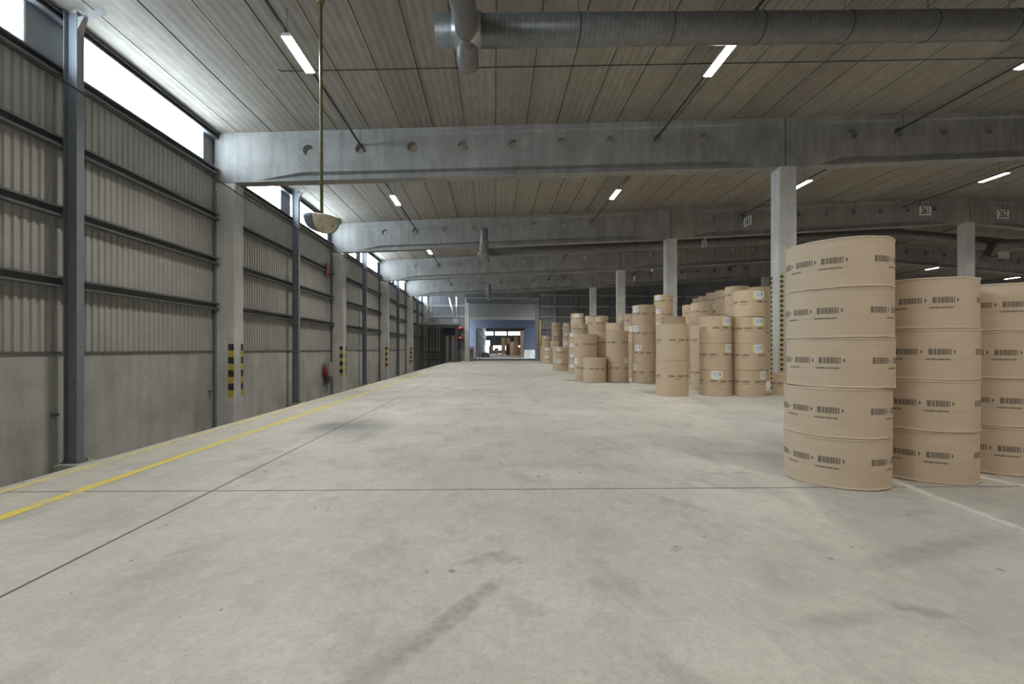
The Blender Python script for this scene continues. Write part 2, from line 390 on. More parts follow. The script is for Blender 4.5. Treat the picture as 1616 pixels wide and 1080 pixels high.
# ---------------------------------------------------------------- floor
b = MB()
b.box(EDGE, XR + 1, YB, YF + 8, -.35, 0)
b.box(-40, 60, YF + 8, 196, -.35, 0)
b.box(XL - 30, EDGE, 67.2, YF + 8, -.35, 0)
b.box(EDGE + .02, EDGE + .3, YB, YF + 8, PIT, -.34)
floor = struct(b.build('floor', M['floor']))
b = MB(); b.box(XL - .3, EDGE + .1, YB, 67.3, PIT - .2, PIT)
b.box(XL - .3, EDGE + .1, 67.2, 67.35, PIT - .2, -.05); struct(b.build('trim_1', M['pitfloor']))['label'] = 'sunken lane floor between the raised slab and the wall'
def strip(pts, wdt, m, label):
    b = MB()
    for (x0, y0), (x1, y1) in zip(pts, pts[1:]):
        b.box(0, 1, 0, 1, .001, .003, lambda u, v, z: (x0 + (x1 - x0) * v + (u - .5) * wdt, y0 + (y1 - y0) * v, z))
    o = b.build('painted_line', m, floor); o['label'] = label; return o
strip([(-4.975, YB), (-4.975, 40)], .15, M['line_yellow'], 'solid yellow painted line beside the dock edge')
strip([(-5.86, YB), (-5.86, 36)], .12, M['line_faint'], 'nearly worn away outer yellow line on the dock edge')
strip([(4.70, 2.0), (5.16, 5.96), (5.2, 6.6)], .11, M['line_white'], 'white bay line running under the tall roll stack')
strip([(6.58, 5.7), (6.47, 6.2), (6.4, 7)], .11, M['line_white'], 'white bay line between the second and third roll stack')
strip([(6.2, 5.35), (6.9, 5.36)], .13, M['line_yellow'], 'short yellow mark at the right')

# ---------------------------------------------------------------- ceiling of long planks
b = MB(); pts = []
x = -10.75 + .0
x = .05 - 1.2 * 9
while x < XR + 1:
    x1 = x + 1.2
    if x < 34 < x1: pass
    g = .020; dz = random.uniform(-.010, .010)
    pts += [(x + g, ceil(x) + dz), (x1 - g, ceil(x1) + dz), (x1 - g, ceil(x1) + .06), (x1 + g, ceil(x1) + .06)]
    x = x1
b.loft([[(px, YB - .3, pz) for px, pz in pts], [(px, YF + 7.5, pz) for px, pz in pts]], closed=False, caps=False)
b.box(-10.9, 34.1, YB - .5, YF + 8, .0, .25, lambda X, Y, Z: (X, Y, ceil(min(X, 34)) + .08 + Z))
b.box(34, XR + 1, YB - .5, YF + 8, .0, .25, lambda X, Y, Z: (X, Y, ceil(max(X, 34.001)) + .08 + Z))
struct(b.build('ceiling', M['ceiling']))

# ---------------------------------------------------------------- profiled sheets
def profiled(b, s0, s1, z0, z1, place, per=.20, dep=.05):
    """trapezoidal sheet; place(s, d, z) maps along-wall, depth, height to the world"""
    pr = []; s = s0
    while s < s1 - 1e-6:
        pr += [(s, 0), (s + per * .32, 0), (s + per * .45, dep), (s + per * .85, dep)]
        s += per
    pr.append((s1, 0))
    pr = [(min(a, s1), d) for a, d in pr]
    b.loft([[place(a, d, z0) for a, d in pr], [place(a, d, z1) for a, d in pr]], closed=False, caps=False)

def c_girt(b, s0, s1, z, place, h=.20, d=.17, t=.012, lip=.05):
    """channel with its open side to the room"""
    sec = [(0, -h / 2), (d, -h / 2), (d, -h / 2 + lip), (d - t, -h / 2 + lip), (d - t, -h / 2 + t), (t, -h / 2 + t),
           (t, h / 2 - t), (d - t, h / 2 - t), (d - t, h / 2 - lip), (d, h / 2 - lip), (d, h / 2), (0, h / 2)]
    b.loft([[place(s0, q, z + v) for q, v in sec], [place(s1, q, z + v) for q, v in sec]])

# left wall
DADO = 1.62; SILL = 8.28; HEAD = 9.62
L = lambda s, d, z: (XL - .06 + d, s, z)
b = MB(); b.box(XL - .25, XL, YB, 69, PIT - .1, DADO)
wl = struct(b.build('wall_left', M['dado']))
b = MB(); profiled(b, YB, 68.4, DADO, SILL, L); b.box(XL - .12, XL - .075, YB, 68.4, DADO, SILL)
b.build('profiled_sheet', M['sheet'], wl)
b = MB(); b.box(XL - .02, XL + .05, YB, 68, DADO - .02, DADO + .03)
b.build('sheet_sill', M['girt'], wl)
cols_y = [fy(k, -10) for k in range(-2, 5)]
mids = [(a + c) / 2 + .05 for a, c in zip(cols_y, cols_y[1:])]
wins = []; segs = []
for k in range(len(cols_y) - 1):
    cy, my, ny = cols_y[k], mids[k], cols_y[k + 1]
    wins.append((cy + .95, my - .70)); wins.append((my + .30, ny - .50))
wins = [w_ for w_ in wins if w_[1] > YB + 1]
b = MB(); y = YB
for (a, c) in wins:
    a = max(a, YB)
    if a > y: b.box(XL - .06, XL - .02, y, a, SILL, HEAD + .1)
    y = c
b.box(XL - .06, XL - .02, y, 69, SILL, HEAD + .1)
b.build('blank_panel', M['sheet_flat'], wl)
b = MB(); b.box(XL - .25, XL - .0, YB, 69, HEAD, 10.1); b.build('eaves_panel', M['sheet_flat'], wl)
for z in (3.29, 4.96, 6.60):
    b = MB(); c_girt(b, YB, 68, z, lambda s, d, zz: (XL + .06 + d, s, zz), .25, .19); b.build('girt', M['girt'], wl)
b = MB(); c_girt(b, YB, 68, SILL + .02, lambda s, d, zz: (XL + d, s, zz), .24, .20); b.build('girt', M['girt'], wl)['label'] = 'window sill girt'
b = MB(); c_girt(b, YB, 68, HEAD - .02, lambda s, d, zz: (XL + d, s, zz), .20, .2); b.build('girt', M['girt'], wl)['label'] = 'window head girt'
b = MB(); b.box(XL + .0, XL + .06, YB, 68, HEAD - .30, HEAD - .24); 
for i, (a, c) in enumerate(wins):
    a = max(a, YB + .1)
    f = MB()
    for (p0, p1, q0, q1) in ((a, a + .05, SILL, HEAD), (c - .05, c, SILL, HEAD), (a, c, SILL, SILL + .05), (a, c, HEAD - .05, HEAD)):
        f.box(XL - .09, XL - .02, p0, p1, q0, q1)
    wn = struct(f.build('window_%d' % (i + 1), M['galv_girt']))
    f = MB(); f.box(XL - .06, XL - .05, a + .05, c - .05, SILL + .05, HEAD - .05); f.build('pane', M['pane'], wn)
# daylight entering through the strip windows (portals only steer the sky's own light)
for i, (a, c) in enumerate(wins):
    a = max(a, YB + .1)
    ld = bpy.data.lights.new('sky_portal', 'AREA'); ld.shape = 'RECTANGLE'; ld.size = c - a; ld.size_y = HEAD - SILL
    lo = bpy.data.objects.new('sky_portal', ld); C.objects.link(lo)
    lo.matrix_world = Matrix.Translation((XL - .12, (a + c) / 2, (SILL + HEAD) / 2)) @ Matrix(((0, 0, -1, 0), (1, 0, 0, 0), (0, -1, 0, 0), (0, 0, 0, 1)))
    ld.cycles.is_portal = True

# back, right and far walls
b = MB(); b.box(XL - .3, XR, YB - .3, YB, PIT, 13.2); struct(b.build('wall_back', M['sheet']))
b = MB(); b.box(XR, XR + .3, YB, YF + 8, -.3, 10.2); struct(b.build('wall_right', M['sheet']))
PXL, PXR = -3.63, 6.05; PTOP = 8.95
b = MB()
F = lambda s, d, z: (s, far(s) - d, z)
b.box(XL, -4.25, .10, .22, 0, DADO, lambda X, Y, Z: (X, far(X) + Y, Z))
wf = struct(b.build('wall_far', M['dado']))
b = MB()
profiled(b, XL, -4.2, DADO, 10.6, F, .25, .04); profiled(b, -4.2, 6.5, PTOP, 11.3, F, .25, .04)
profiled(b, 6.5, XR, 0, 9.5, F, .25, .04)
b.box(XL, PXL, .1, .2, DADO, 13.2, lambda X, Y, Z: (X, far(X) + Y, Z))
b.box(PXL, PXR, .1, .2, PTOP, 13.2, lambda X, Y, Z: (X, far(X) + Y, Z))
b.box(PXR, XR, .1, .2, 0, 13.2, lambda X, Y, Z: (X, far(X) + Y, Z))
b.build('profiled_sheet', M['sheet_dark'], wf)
for z in (1.65, 3.3, 4.8, 6.45, 8.05, 9.7):
    b = MB(); c_girt(b, 6.7, XR, z, lambda s, d, zz: (s, far(s) - .05 - d, zz)); b.build('girt', M['galv_girt'], wf)
    if z > 5: b = MB(); c_girt(b, XL, -4.3, z, lambda s, d, zz: (s, far(s) - .05 - d, zz)); b.build('girt', M['galv_girt'], wf)

# ---------------------------------------------------------------- concrete frames
def beam_mesh(xa, xb, za, zb, t0, t1, t2, t3, holes):
    """I-beam with solid ends: t0..t1 and t2..t3 are the tapers, holes = centres along it"""
    wf_, ww = .25, .09
    def sec(x, k):
        u = (x - xa) / (xb - xa); bt = za + (zb - za) * u; tp = ceil(x) - .005; c = .30 + SK * x
        h = wf_ + (ww - wf_) * k
        ft = .20; s = .08
        g = wf_ + (.02 - wf_) * k; h = wf_ + (.19 - wf_) * k; q = .02 + .22 * k
        P = [(-wf_, bt), (-wf_, bt + .03), (-g, bt + .04), (-g, bt + .03 + q), (-h, bt + .10 + q), (-h, tp - ft - s), (-wf_, tp - ft), (-wf_, tp)]
        Q = P + [(-q, z) for q, z in reversed(P)]
        return [(x, c + q, z) for q, z in Q]
    xs = [(xa, 0), (t0, 0), (t1, 1), ((t1 + t2) / 2, 1), (t2, 1), (t3, 0), (xb, 0)]
    b = MB(); b.loft([sec(x, k) for x, k in xs])
    o = b.build('beam_raw', M['beam'])
    c = MB()
    for hx in holes:
        n = 20; z = ceil(hx) - .72; yc = .30 + SK * hx
        c.loft([[(hx + .21 * math.cos(2 * PI * i / n), yc + s, z + .21 * math.sin(2 * PI * i / n)) for i in range(n)] for s in (-.5, .5)])
    co = c.build('cutter', M['beam'])
    md = o.modifiers.new('b', 'BOOLEAN'); md.object = co; md.operation = 'DIFFERENCE'; md.solver = 'EXACT'
    dg = bpy.context.evaluated_depsgraph_get()
    me = bpy.data.meshes.new_from_object(o.evaluated_get(dg))
    bpy.data.objects.remove(o); bpy.data.objects.remove(co)
    return me
mA = beam_mesh(-10.40, 11.93, 7.88, 9.19, -8.9, -7.3, 9.5, 10.7, [-7.04 + 1.95 * i for i in range(9)])
mB_ = beam_mesh(11.98, 34.02, 9.20, 10.78, 13.4, 14.6, 31.4, 32.6, [14.95 + 2.05 * i for i in range(9)])
mC = beam_mesh(34.06, 56.0, 10.78, 9.20, 35.4, 36.6, 53.4, 54.6, [37 + 2.05 * i for i in range(9)])
mD = beam_mesh(56.04, XR, 9.20, 7.9, 57.4, 58.6, 76, 77.4, [59 + 2.0 * i for i in range(9)])
ordn = ['nearest', 'second', 'third', 'fourth', 'fifth']
spn = ['from the window wall to the first column row', 'between the first and second column row',
       'just right of the roof ridge', 'in the farthest bay on the right']
for k in range(NB):
    for si, me in enumerate((mA, mB_, mC, mD)):
        if k == 0 and si >= 2: continue
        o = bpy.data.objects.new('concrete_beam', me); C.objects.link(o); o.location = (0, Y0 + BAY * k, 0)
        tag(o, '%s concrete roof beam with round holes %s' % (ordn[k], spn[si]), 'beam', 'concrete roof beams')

def column_mesh(w, d, h, z0=0, ch=.04):
    b = MB()
    def ring(z, c): return [(-w / 2 + c, 0, z), (w / 2 - c, 0, z), (w / 2, c, z), (w / 2, d - c, z), (w / 2 - c, d, z), (-w / 2 + c, d, z), (-w / 2, d - c, z), (-w / 2, c, z)]
    b.loft([ring(z0, ch), ring(h, ch)]); return b
def hazard_band(root, x0, x1, y0, y1, z0, z1, m, label):
    b = MB(); b.box(x0, x1, y0, y1, z0, z1); o = b.build('hazard_stripe', m, root); o['label'] = label
# wall columns on the left
wc = ['nearest', 'second', 'third', 'fourth', 'fifth']
for k in range(5):
    t = thing('concrete_column', '%s concrete column against the window wall, hazard striped' % wc[k], 'column', (-10.02, fy(k, -10.0) + .02, 0), 0, 'concrete columns of the window wall')
    column_mesh(.76, .60, 7.88 if k < 4 else 9.7, PIT).build('shaft', M['column'], t)
    hazard_band(t, .13, .34, -.008, .0, -.07, 1.90, M['haz'], 'black and yellow stripes on the front face')
    hazard_band(t, .378, .386, .40, .56, -.07, 1.90, M['haz'], 'black and yellow stripes on the side face')
    b = MB(); b.box(-.37, -.30, -.05, 0, PIT + .1, 7.6); b.build('joint_strip', M['steel'], t)
# free standing columns
for ri, (cx_, hh) in enumerate(((12.03, 9.2), (34.04, 10.78), (56.02, 9.2))):
    for k in range(NB):
        if ri == 1 and k == 0 or ri == 2 and k < 1: continue
        rn = ['first', 'ridge', 'far right'][ri]
        t = thing('concrete_column', '%s free standing concrete column of the %s row' % (wc[k], rn), 'column', (cx_, fy(k, cx_) + .0, 0), 0, 'free standing concrete columns')
        column_mesh(.76, .60, hh, 0, .05).build('shaft', M['column'], t)
        if ri < 2:
            hazard_band(t, -.33, -.20, -.008, 0, .0, 4.80, M['haz_small'], 'fine black and yellow stripes on the front face')
            hazard_band(t, -.388, -.38, .44, .55, .0, 4.80, M['haz_small'], 'fine black and yellow stripes on the left face')
# steel wall posts
pn = ['nearest', 'second', 'third', 'fourth', 'fifth']
for i, my in enumerate([m_ for m_ in mids if m_ > 8]):
    t = thing('steel_post', '%s dark grey steel post on the window wall, on a concrete pad' % pn[i], 'post', (-10.03, my, PIT), 0, 'steel wall posts')
    b = MB(); h = 9.72 - PIT
    b.box(.14, .16, -.10, .10, .30, h); b.box(-.16, -.14, -.10, .10, .30, h); b.box(-.145, .145, -.008, .008, .30, h); b.build('shaft', M['steel'], t)
    b = MB(); b.box(-.18, .38, -.32, .34, 0, .30); b.build('pad', M['dado'], t)
    b = MB(); b.box(-.17, .22, -.16, .16, .30, .33)
    for sx in (-.13, .19):
        for sy in (-.13, .13): b.box(sx - .015, sx + .015, sy - .015, sy + .015, .33, .38)
    b.build('base_plate', M['girt'], t)
    b = MB(); b.loft([[(.16, -.09, h - .45), (.16, .09, h - .45)] + [(.30, .05, h - .1), (.30, -.05, h - .1)], [(.17, -.09, h - .15), (.17, .09, h - .15), (.72, .10, h + .05), (.72, -.10, h + .05)]])
    b.build('bracket', M['greybox'], t)
fp = ['at the first column row', 'at the ridge row', 'at the far right row', 'left of the first column row']
for i, px in enumerate((12.0, 34.0, 56.0, 8.9, 17.5, 23, 28.5, 40, 46)):
    t = thing('steel_post', 'dark steel post standing against the far wall, %s from the doorway' % ['second', 'sixth', 'ninth', 'first', 'third', 'fourth', 'fifth', 'seventh', 'eighth'][i], 'post', (px, far(px) - .55, 0), 0, 'steel wall posts')
    b = MB(); h = ceil(px) - .10
    b.box(-.15, .15, -.16, -.14, 0, h); b.box(-.15, .15, .14, .16, 0, h); b.box(-.01, .01, -.15, .15, 0, h); b.build('shaft', M['steel'], t)

# ---------------------------------------------------------------- lamps and trunking
rows = [(-5.1, [-11.6, 0.0, 12.1, 23.9, 36.5, 49.0, 62.2]), (6.6, [-11.0, 1.0, 13.6, 25.3, 38.0, 50.4, 62.8]), (17.1, [2.0, 14.4, 25.8, 39.3, 50.8]), (28.9, [3.0, 14.9, 26.8, 51.5]), (38.5, [15.5, 27.5, 65.6]), (50.0, [16, 28.4, 42.0, 52.9]), (61.5, [30, 42.2, 55.0])]  # includes unseen grid lamps added to brighten front faces, far wall and right side
rn = ['leftmost', 'second', 'third', 'fourth', 'fifth', 'sixth', 'seventh']
proto = None
def lamp():
    t = thing('strip_lamp', 'x', 'lamp')
    b = MB()
    sec = [(-.135, 0), (-.12, .06), (-.05, .085), (.05, .085), (.12, .06), (.135, 0)]  # housing and diffuser widened to take in the lamp's glow
    b.loft([[(q, s, z) for q, z in sec] for s in (-.76, .76)]); b.build('housing', M['lampbody'], t)
    b = MB(); sec = [(-.125, 0.0), (-.11, -.025), (.11, -.025), (.125, 0.0)]
    b.loft([[(q, s, z) for q, z in sec] for s in (-.73, .73)]); b.build('diffuser', M['led'], t)
    ld = bpy.data.lights.new('lamp_light', 'AREA'); ld.shape = 'RECTANGLE'; ld.size = .22; ld.size_y = 1.45
    ld.energy = LAMP_W; ld.spread = math.radians(135); ld.color = (1, .955, .88)
    lo = bpy.data.objects.new('lamp_light', ld); C.objects.link(lo); lo.parent = t; lo.location = (0, 0, -.035)
    return t
def copy_tree(o, parent=None):
    c = o.copy(); C.objects.link(c)
    if parent: c.parent = parent
    for ch in o.children: copy_tree(ch, c)
    return c
for ri, (rx, ys) in enumerate(rows):
    z = ceil(rx) - .60
    t = thing('cable_trunking', '%s dark trunking line hung below the ceiling planks' % rn[ri], 'cable tray', (rx, 0, z), 0, 'lighting trunking lines')
    b = MB(); b.box(-.03, .03, YB + .1, YF - 1, -.02, .03); b.build('rail', M['tray'], t)
    for i in range(0, 14):
        y = -13 + i * 6.2 + .08 * rx
        b = MB(); b.tube([(0, y, .02), (0, y, .60)], .006, 6); b.build('hanger_rod', M['dark'], t)
    for li, y in enumerate(ys):
        if proto is None: l = proto = lamp()
        else: l = copy_tree(proto)
        l.location = (rx, y, z - .115)
        l['label'] = 'white LED strip lamp under the %s trunking line, %s from the camera' % (rn[ri], ['first', 'second', 'third', 'fourth', 'fifth', 'sixth', 'seventh'][li])
        l['group'] = 'LED strip lamps'

# conduit across the ceiling
t = MB(); t.tube([(-6.3, 13.5, ceil(-6.3) - .16), (-6.3, 13.75, ceil(-6.3) - .05), (-6.2, 13.8, ceil(-6.2) - .03), (12, 14.3 + .96, ceil(12) - .03), (33.8, 17, ceil(33.8) - .03)], .013, 6)
tag(t.build('ceiling_conduit', M['dark']), 'thin dark conduit crossing the nearest ceiling bay', 'conduit')
t = MB(); t.tube([(-9.45, -6, 7.75), (-9.45, 4, 7.66), (-9.45, 11, 7.58), (-9.46, 17.2, 7.45), (-9.45, 29.8, 7.55), (-9.45, 42, 7.55), (-9.45, 60, 7.6)], .02, 6)
tag(t.build('wall_cable', M['dark']), 'long dark cable running past the wall columns below the windows', 'cable')

# ---------------------------------------------------------------- ventilation ducts
def main_duct(yb, drop, x0, x1, label, jx=-.65, riser=None, tee=True):
    t = thing('air_duct', label, 'duct', (0, 0, 0), 0, 'ventilation ducts')
    b = MB(); r = .36
    xs = [x0, 6, 12, 20, 27, 33.4, 34.0, 34.6, x1] if x1 > 34.6 else [x0, 6, 12, 20, 27, x1]
    b.tube([(x, yb + SK * x, ceil(x) - drop) for x in xs], r, 28, uv=True); b.build('main_pipe', M['duct'], t)
    x = x0 + .55
    while x < min(x1, 45):
        b = MB(); b.tube([(x - .012, yb + SK * x, ceil(x) - drop), (x + .012, yb + SK * x, ceil(x) - drop)], r + .012, 28); b.build('joint_ring', M['tray'], t)
        b = MB(); b.tube([(x, yb + SK * x, ceil(x) - drop + r - .02), (x, yb + SK * x, ceil(x) + .0)], .008, 6); b.build('hanger_rod', M['dark'], t)
        x += 2.3 if x > x0 + 1 else 2.9
    if riser:
        b = MB(); b.tube([(jx, yy, zz) for yy, zz in riser], .27, 24, uv=True); b.build('branch_pipe', M['duct'], t)
    if tee:
        zc = ceil(jx) - drop; yc = yb + SK * jx
        b = MB()      # saddle: flares from the branch to the main pipe
        b.loft([[(jx + s * .34, yc - .06 + .385 * math.cos(a) * 1.0, zc - .01 + .375 * math.sin(a)) for a in [i * PI / 12 for i in range(24)]] for s in (-1, 1)], smooth=True)
        b.build('saddle', M['galv'], t)
        if riser[-1][0] > yc:
            b = MB(); e = riser[-1]
            b.tube(smooth_path([(jx, yc + .0, zc - .15), (jx, yc + .08, zc - .30), (jx, yc + .26, zc - .40), (jx, yc + .62, zc - .40)]), .265, 24, uv=True); b.build('elbow', M['duct'], t)
    return t
M['galv'] = plain('bare_galvanised_steel', (.42, .43, .43), .33, .6, .15, 8)
def smooth_path(p, n=5):
    out = []
    P = [p[0]] + p + [p[-1]]
    for i in range(1, len(P) - 2):
        for k in range(n):
            u = k / n; a, c, d, e = P[i - 1], P[i], P[i + 1], P[i + 2]
            out.append(tuple(.5 * ((2 * c[j]) + (-a[j] + d[j]) * u + (2 * a[j] - 5 * c[j] + 4 * d[j] - e[j]) * u * u + (-a[j] + 3 * c[j] - 3 * d[j] + e[j]) * u ** 3) for j in range(len(c))))
    out.append(p[-1]); return out
main_duct(11.1, 1.10, -1.41, 34.0, 'large spiral duct crossing the nearest bay above the roll stacks',
          riser=smooth_path([(3.2, 9.6), (4.1, 9.2), (4.9, 8.1), (6.3, 7.75), (7.9, 8.1), (9.6, 8.9), (11.2, 9.25)]))
dm = main_duct(36.6, 1.10, -1.3, 56, 'spiral duct crossing the third bay, with a branch dipping under the beam',
          riser=smooth_path([(28.9, 9.22), (28.9, 8.35), (29.3, 7.92), (31.0, 7.80), (33.2, 8.2), (35.2, 8.9), (36.7, 9.25)]))
b = MB(); b.tube(smooth_path([(40.9, 38.6, 9.2), (42.0, 39.2, 10.2), (43.0, 39.8, 10.75), (44.4, 40.0, 10.9), (47, 40.2, 10.95)]), .30, 20, uv=True)
b.build('bent_branch', M['duct'], dm)
main_duct(61.4, 1.10, -1.3, 56, 'farthest spiral duct before the end wall, with a dipping branch',
          riser=smooth_path([(53.7, 9.22), (53.7, 8.35), (54.1, 7.92), (55.8, 7.80), (58, 8.2), (60, 8.9), (61.5, 9.25)]))

# ---------------------------------------------------------------- hanging half dome mirror shell
t = thing('hanging_mirror', 'half dome mirror shell, slate and stained cream, hanging on a thin pole', 'mirror', (-4.17, 11.2, 4.81)); MS = 1.18
b = MB(); b.tube([(0, 0, .08), (-.03, 0, ceil(-4.2) - 4.81 - .04)], .038, 12); b.build('pole', M['olive'], t)
b = MB(); b.tube([(-.03, 0, ceil(-4.2) - 4.81 - .10), (-.03, 0, ceil(-4.2) - 4.81)], .09, 12); b.build('ceiling_flange', M['olive'], t)
def shell(a0, a1, m, name, n=14):
    b = MB(); rings = []
    for i in range(n + 1):
        a = a0 + (a1 - a0) * i / n; ring = []
        for j in range(9):
            e = (PI / 2) * j / 8
            ce = max(0, math.cos(e)) ** .62
            ring.append((.42 * ce * math.cos(a), .40 * ce * math.sin(a), .08 - .36 * math.sin(e) - .035 * math.cos(a)))
        rings.append(ring)
    b.loft(rings, closed=False, caps=False, smooth=True)
    o = b.build(name, m, t); sd = o.modifiers.new('s', 'SOLIDIFY'); sd.thickness = .012; return o
shell(PI, PI * 1.44, M['slate'], 'slate_segment'); shell(PI * 1.44, PI * 2, M['cream'], 'cream_segment'); shell(0, PI, M['slate'], 'rear_segment', 20)
b = MB()
n = 24; b.quad([(.415 * math.cos(2 * PI * i / n), .395 * math.sin(2 * PI * i / n), .082 - .035 * math.cos(2 * PI * i / n)) for i in range(n)]); b.build('cover_plate', M['slate'], t)
b = MB(); b.box(.39, .46, -.05, .05, -.08, .05); b.build('bracket', M['greybox'], t)

# ---------------------------------------------------------------- number boards
def board(x, y, z, txt, rz, label, w_=.80, h_=.60):
    t = thing('number_sign', label, 'sign', (x, y, z), rz, 'hanging number signs')
    b = MB(); b.box(-w_ / 2, w_ / 2, 0, .01, -h_ / 2, h_ / 2); b.build('board', M['white'], t)
    b = MB(); zc = (ceil(x) - z) - (.62 if abs(x - 17) < .4 else 0)
    b.tube([(-w_ * .4, .005, h_ / 2), (-w_ * .4, .005, zc)], .005, 5); b.tube([(w_ * .4, .005, h_ / 2), (w_ * .4, .005, zc)], .005, 5); b.build('hanger_wire', M['dark'], t)
    if txt:
        cu = bpy.data.curves.new('t', 'FONT'); cu.body = txt; cu.size = .66; cu.align_x = 'CENTER'; cu.align_y = 'CENTER'; cu.offset = .012
        to = bpy.data.objects.new('t', cu); C.objects.link(to)
        dg = bpy.context.evaluated_depsgraph_get(); me = bpy.data.meshes.new_from_object(to.evaluated_get(dg))
        bpy.data.objects.remove(to)
        me.transform(Matrix.Translation((0, -.004, 0)) @ Matrix.Rotation(PI / 2, 4, 'X') @ Matrix.Diagonal((.60, 1.0, 1, 1)))
        me.materials.clear(); me.materials.append(M['black'])
        o = bpy.data.objects.new('digits', me); C.objects.link(o); o.parent = t
board(16.95, 31.0, 10.28, '161', -1.47, 'white hanging number sign reading 161, seen at a slant')
board(16.72, 36.9, 10.18, '162', -1.57, 'small slanted white number sign behind the 161 sign')
board(16.8, 49.3, 10.28, '', -1.57, 'distant blank looking white sign, next to last in its line')
board(17.0, 56.2, 10.28, '', -1.57, 'farthest white hanging sign above the distant roll stacks')
board(28.85, 31.0, 10.97, '261', .0, 'white number sign reading 261 in front of the second beam')
board(34.6, 31.5, 10.90, '262', .0, 'white number sign reading 262 right of the ridge column')
board(45.0, 40.9, 10.0, '', 0, 'pale blank board hung at the far right by the bent duct', 1.0, .6)

# ---------------------------------------------------------------- wall fittings on the left
t = thing('hose_cabinet', 'grey fire hose cabinet with a red extinguisher beside the second wall column', 'cabinet', (-10.2, 28.4, .15))
b = MB(); b.box(-.17, .19, -.2, .45, -.1, .75); b.build('case', M['greybox'], t)
b = MB(); b.tube([(-.02, -.34, -.12), (-.02, -.34, .40), (-.02, -.34, .5), (-.02, -.34, .56)], [.12, .12, .08, .03], 16); b.build('extinguisher', M['red'], t)
b = MB(); b.loft([[(-.1, .0, -.55), (.05, .0, -.55), (.05, .3, -.55), (-.1, .3, -.55)], [(-.15, -.15, -.1), (.17, -.15, -.1), (.17, .42, -.1), (-.15, .42, -.1)]]); b.build('hose_guide', M['girt'], t)
t = thing('alarm_sign', 'red fire sign fixed to the upper girt before the second wall column', 'sign', (-10.28, 28.6, 6.25))
b = MB(); b.box(0, .03, -.30, .30, 0, .75); b.build('board', M['red'], t)
b = MB(); b.box(.03, .034, -.16, -.06, .15, .6); b.box(.03, .034, .04, .12, .2, .55); b.build('pictogram', M['white'], t)
for i, (yy, zz) in enumerate(((10.95, .12), (16.95, .12))):
    b = MB(); b.box(-10.42, -10.30, yy - .08, yy + .02, zz, zz + .07); b.tube([(-10.36, yy - .1, zz + .035), (-10.36, yy + .05, zz + .035)], .02, 8)
    tag(b.build('pipe_clamp', M['girt']), ['small dark pipe clamp left of the nearest steel post', 'small dark pipe clamp left of the nearest wall column'][i], 'clamp', 'pipe clamps')

# ---------------------------------------------------------------- rolling door in the far wall
t = thing('portal_frame', 'grey steel door frame around the opening in the far wall', 'door frame', (0, far(0), 0))
b = MB()
b.box(-4.25, -3.65, -.55, .3, 0, 9.1, lambda X, Y, Z: (X, Y + SK * X, Z)); b.build('post', M['wall_white'], t)
b = MB(); b.box(6.05, 6.55, -.55, .3, 0, 9.1, lambda X, Y, Z: (X, Y + SK * X, Z)); b.build('post', M['steel'], t)
b = MB(); b.box(-4.0, 6.4, -.9, -.3, 8.45, 9.05, lambda X, Y, Z: (X, Y + SK * X, Z)); b.build('shutter_box', M['girt'], t)
b = MB(); b.box(-4.1, 6.5, -1.0, -.2, 9.05, 9.12, lambda X, Y, Z: (X, Y + SK * X, Z)); b.build('top_flashing', M['galv_girt'], t)
t = thing('roller_door', 'raised slatted roller door hanging at the top of the far opening', 'door', (0, far(0), 0))
b = MB(); b.box(-3.6, 6.0, -.52, -.48, 6.5, 8.45, lambda X, Y, Z: (X, Y + SK * X, Z)); b.build('curtain', M['sheet_flat'], t)
for i in range(7):
    z = 6.62 + i * .26
    b = MB(); b.box(-3.6, 6.0, -.58, -.52, z, z + .06, lambda X, Y, Z: (X, Y + SK * X, Z)); b.build('slat', M['galv_girt'], t)
for i in range(6):
    x = -2.3 + i * 1.4
    b = MB(); b.box(x, x + .06, -.60, -.50, 6.5, 8.45, lambda X, Y, Z: (X, Y + SK * X, Z)); b.build('mullion', M['steel'], t)
b = MB(); b.box(-3.6, 6.0, -.62, -.45, 5.98, 6.48, lambda X, Y, Z: (X, Y + SK * X, Z)); b.build('bottom_rail', M['greybox'], t)
b = MB(); b.tube([(6.72, far(6.7) - .85, 0), (6.72, far(6.7) - .85, 5.9)], .10, 12)
tag(b.build('guard_post', M['yellow']), 'tall yellow guard post at the right side of the far doorway', 'post')

# dock canopy at the end of the sunken lane
t = thing('dock_canopy', 'flat dock canopy with diagonal struts at the end of the sunken lane', 'canopy', (-7.2, 62.5, 0))
b = MB(); b.box(-2.6, 2.3, -1.6, 4.2, 4.95, 5.15); b.build('roof_slab', M['greybox'], t)
for (p, q) in (((1.0, .2, 8.75), (1.9, .1, 5.6)), ((2.05, .1, 8.75), (2.2, .1, 5.9)), ((-1.2, .3, 8.4), (-1.9, .2, 5.2)), ((-1.5, .2, 8.4), (-2.3, .2, 5.2)), ((-1.2, .3, 8.2), (-1.6, .3, 5.2))):
    b = MB(); b.tube([p, q], .09 if p[0] > 0 else .06, 10); b.build('strut', M['galv'] if p[0] > 0 else M['greybox'], t)
b = MB(); b.box(1.75, 2.35, -.3, .4, 5.15, 5.75); b.build('drive_unit', M['greybox'], t)
b = MB(); b.box(1.95, 2.15, -.1, .1, 0, 4.95); b.build('post', M['steel'], t)
b = MB(); b.box(1.6, 2.5, -.35, .35, 0, .06); b.build('foot_plate', M['steel'], t)
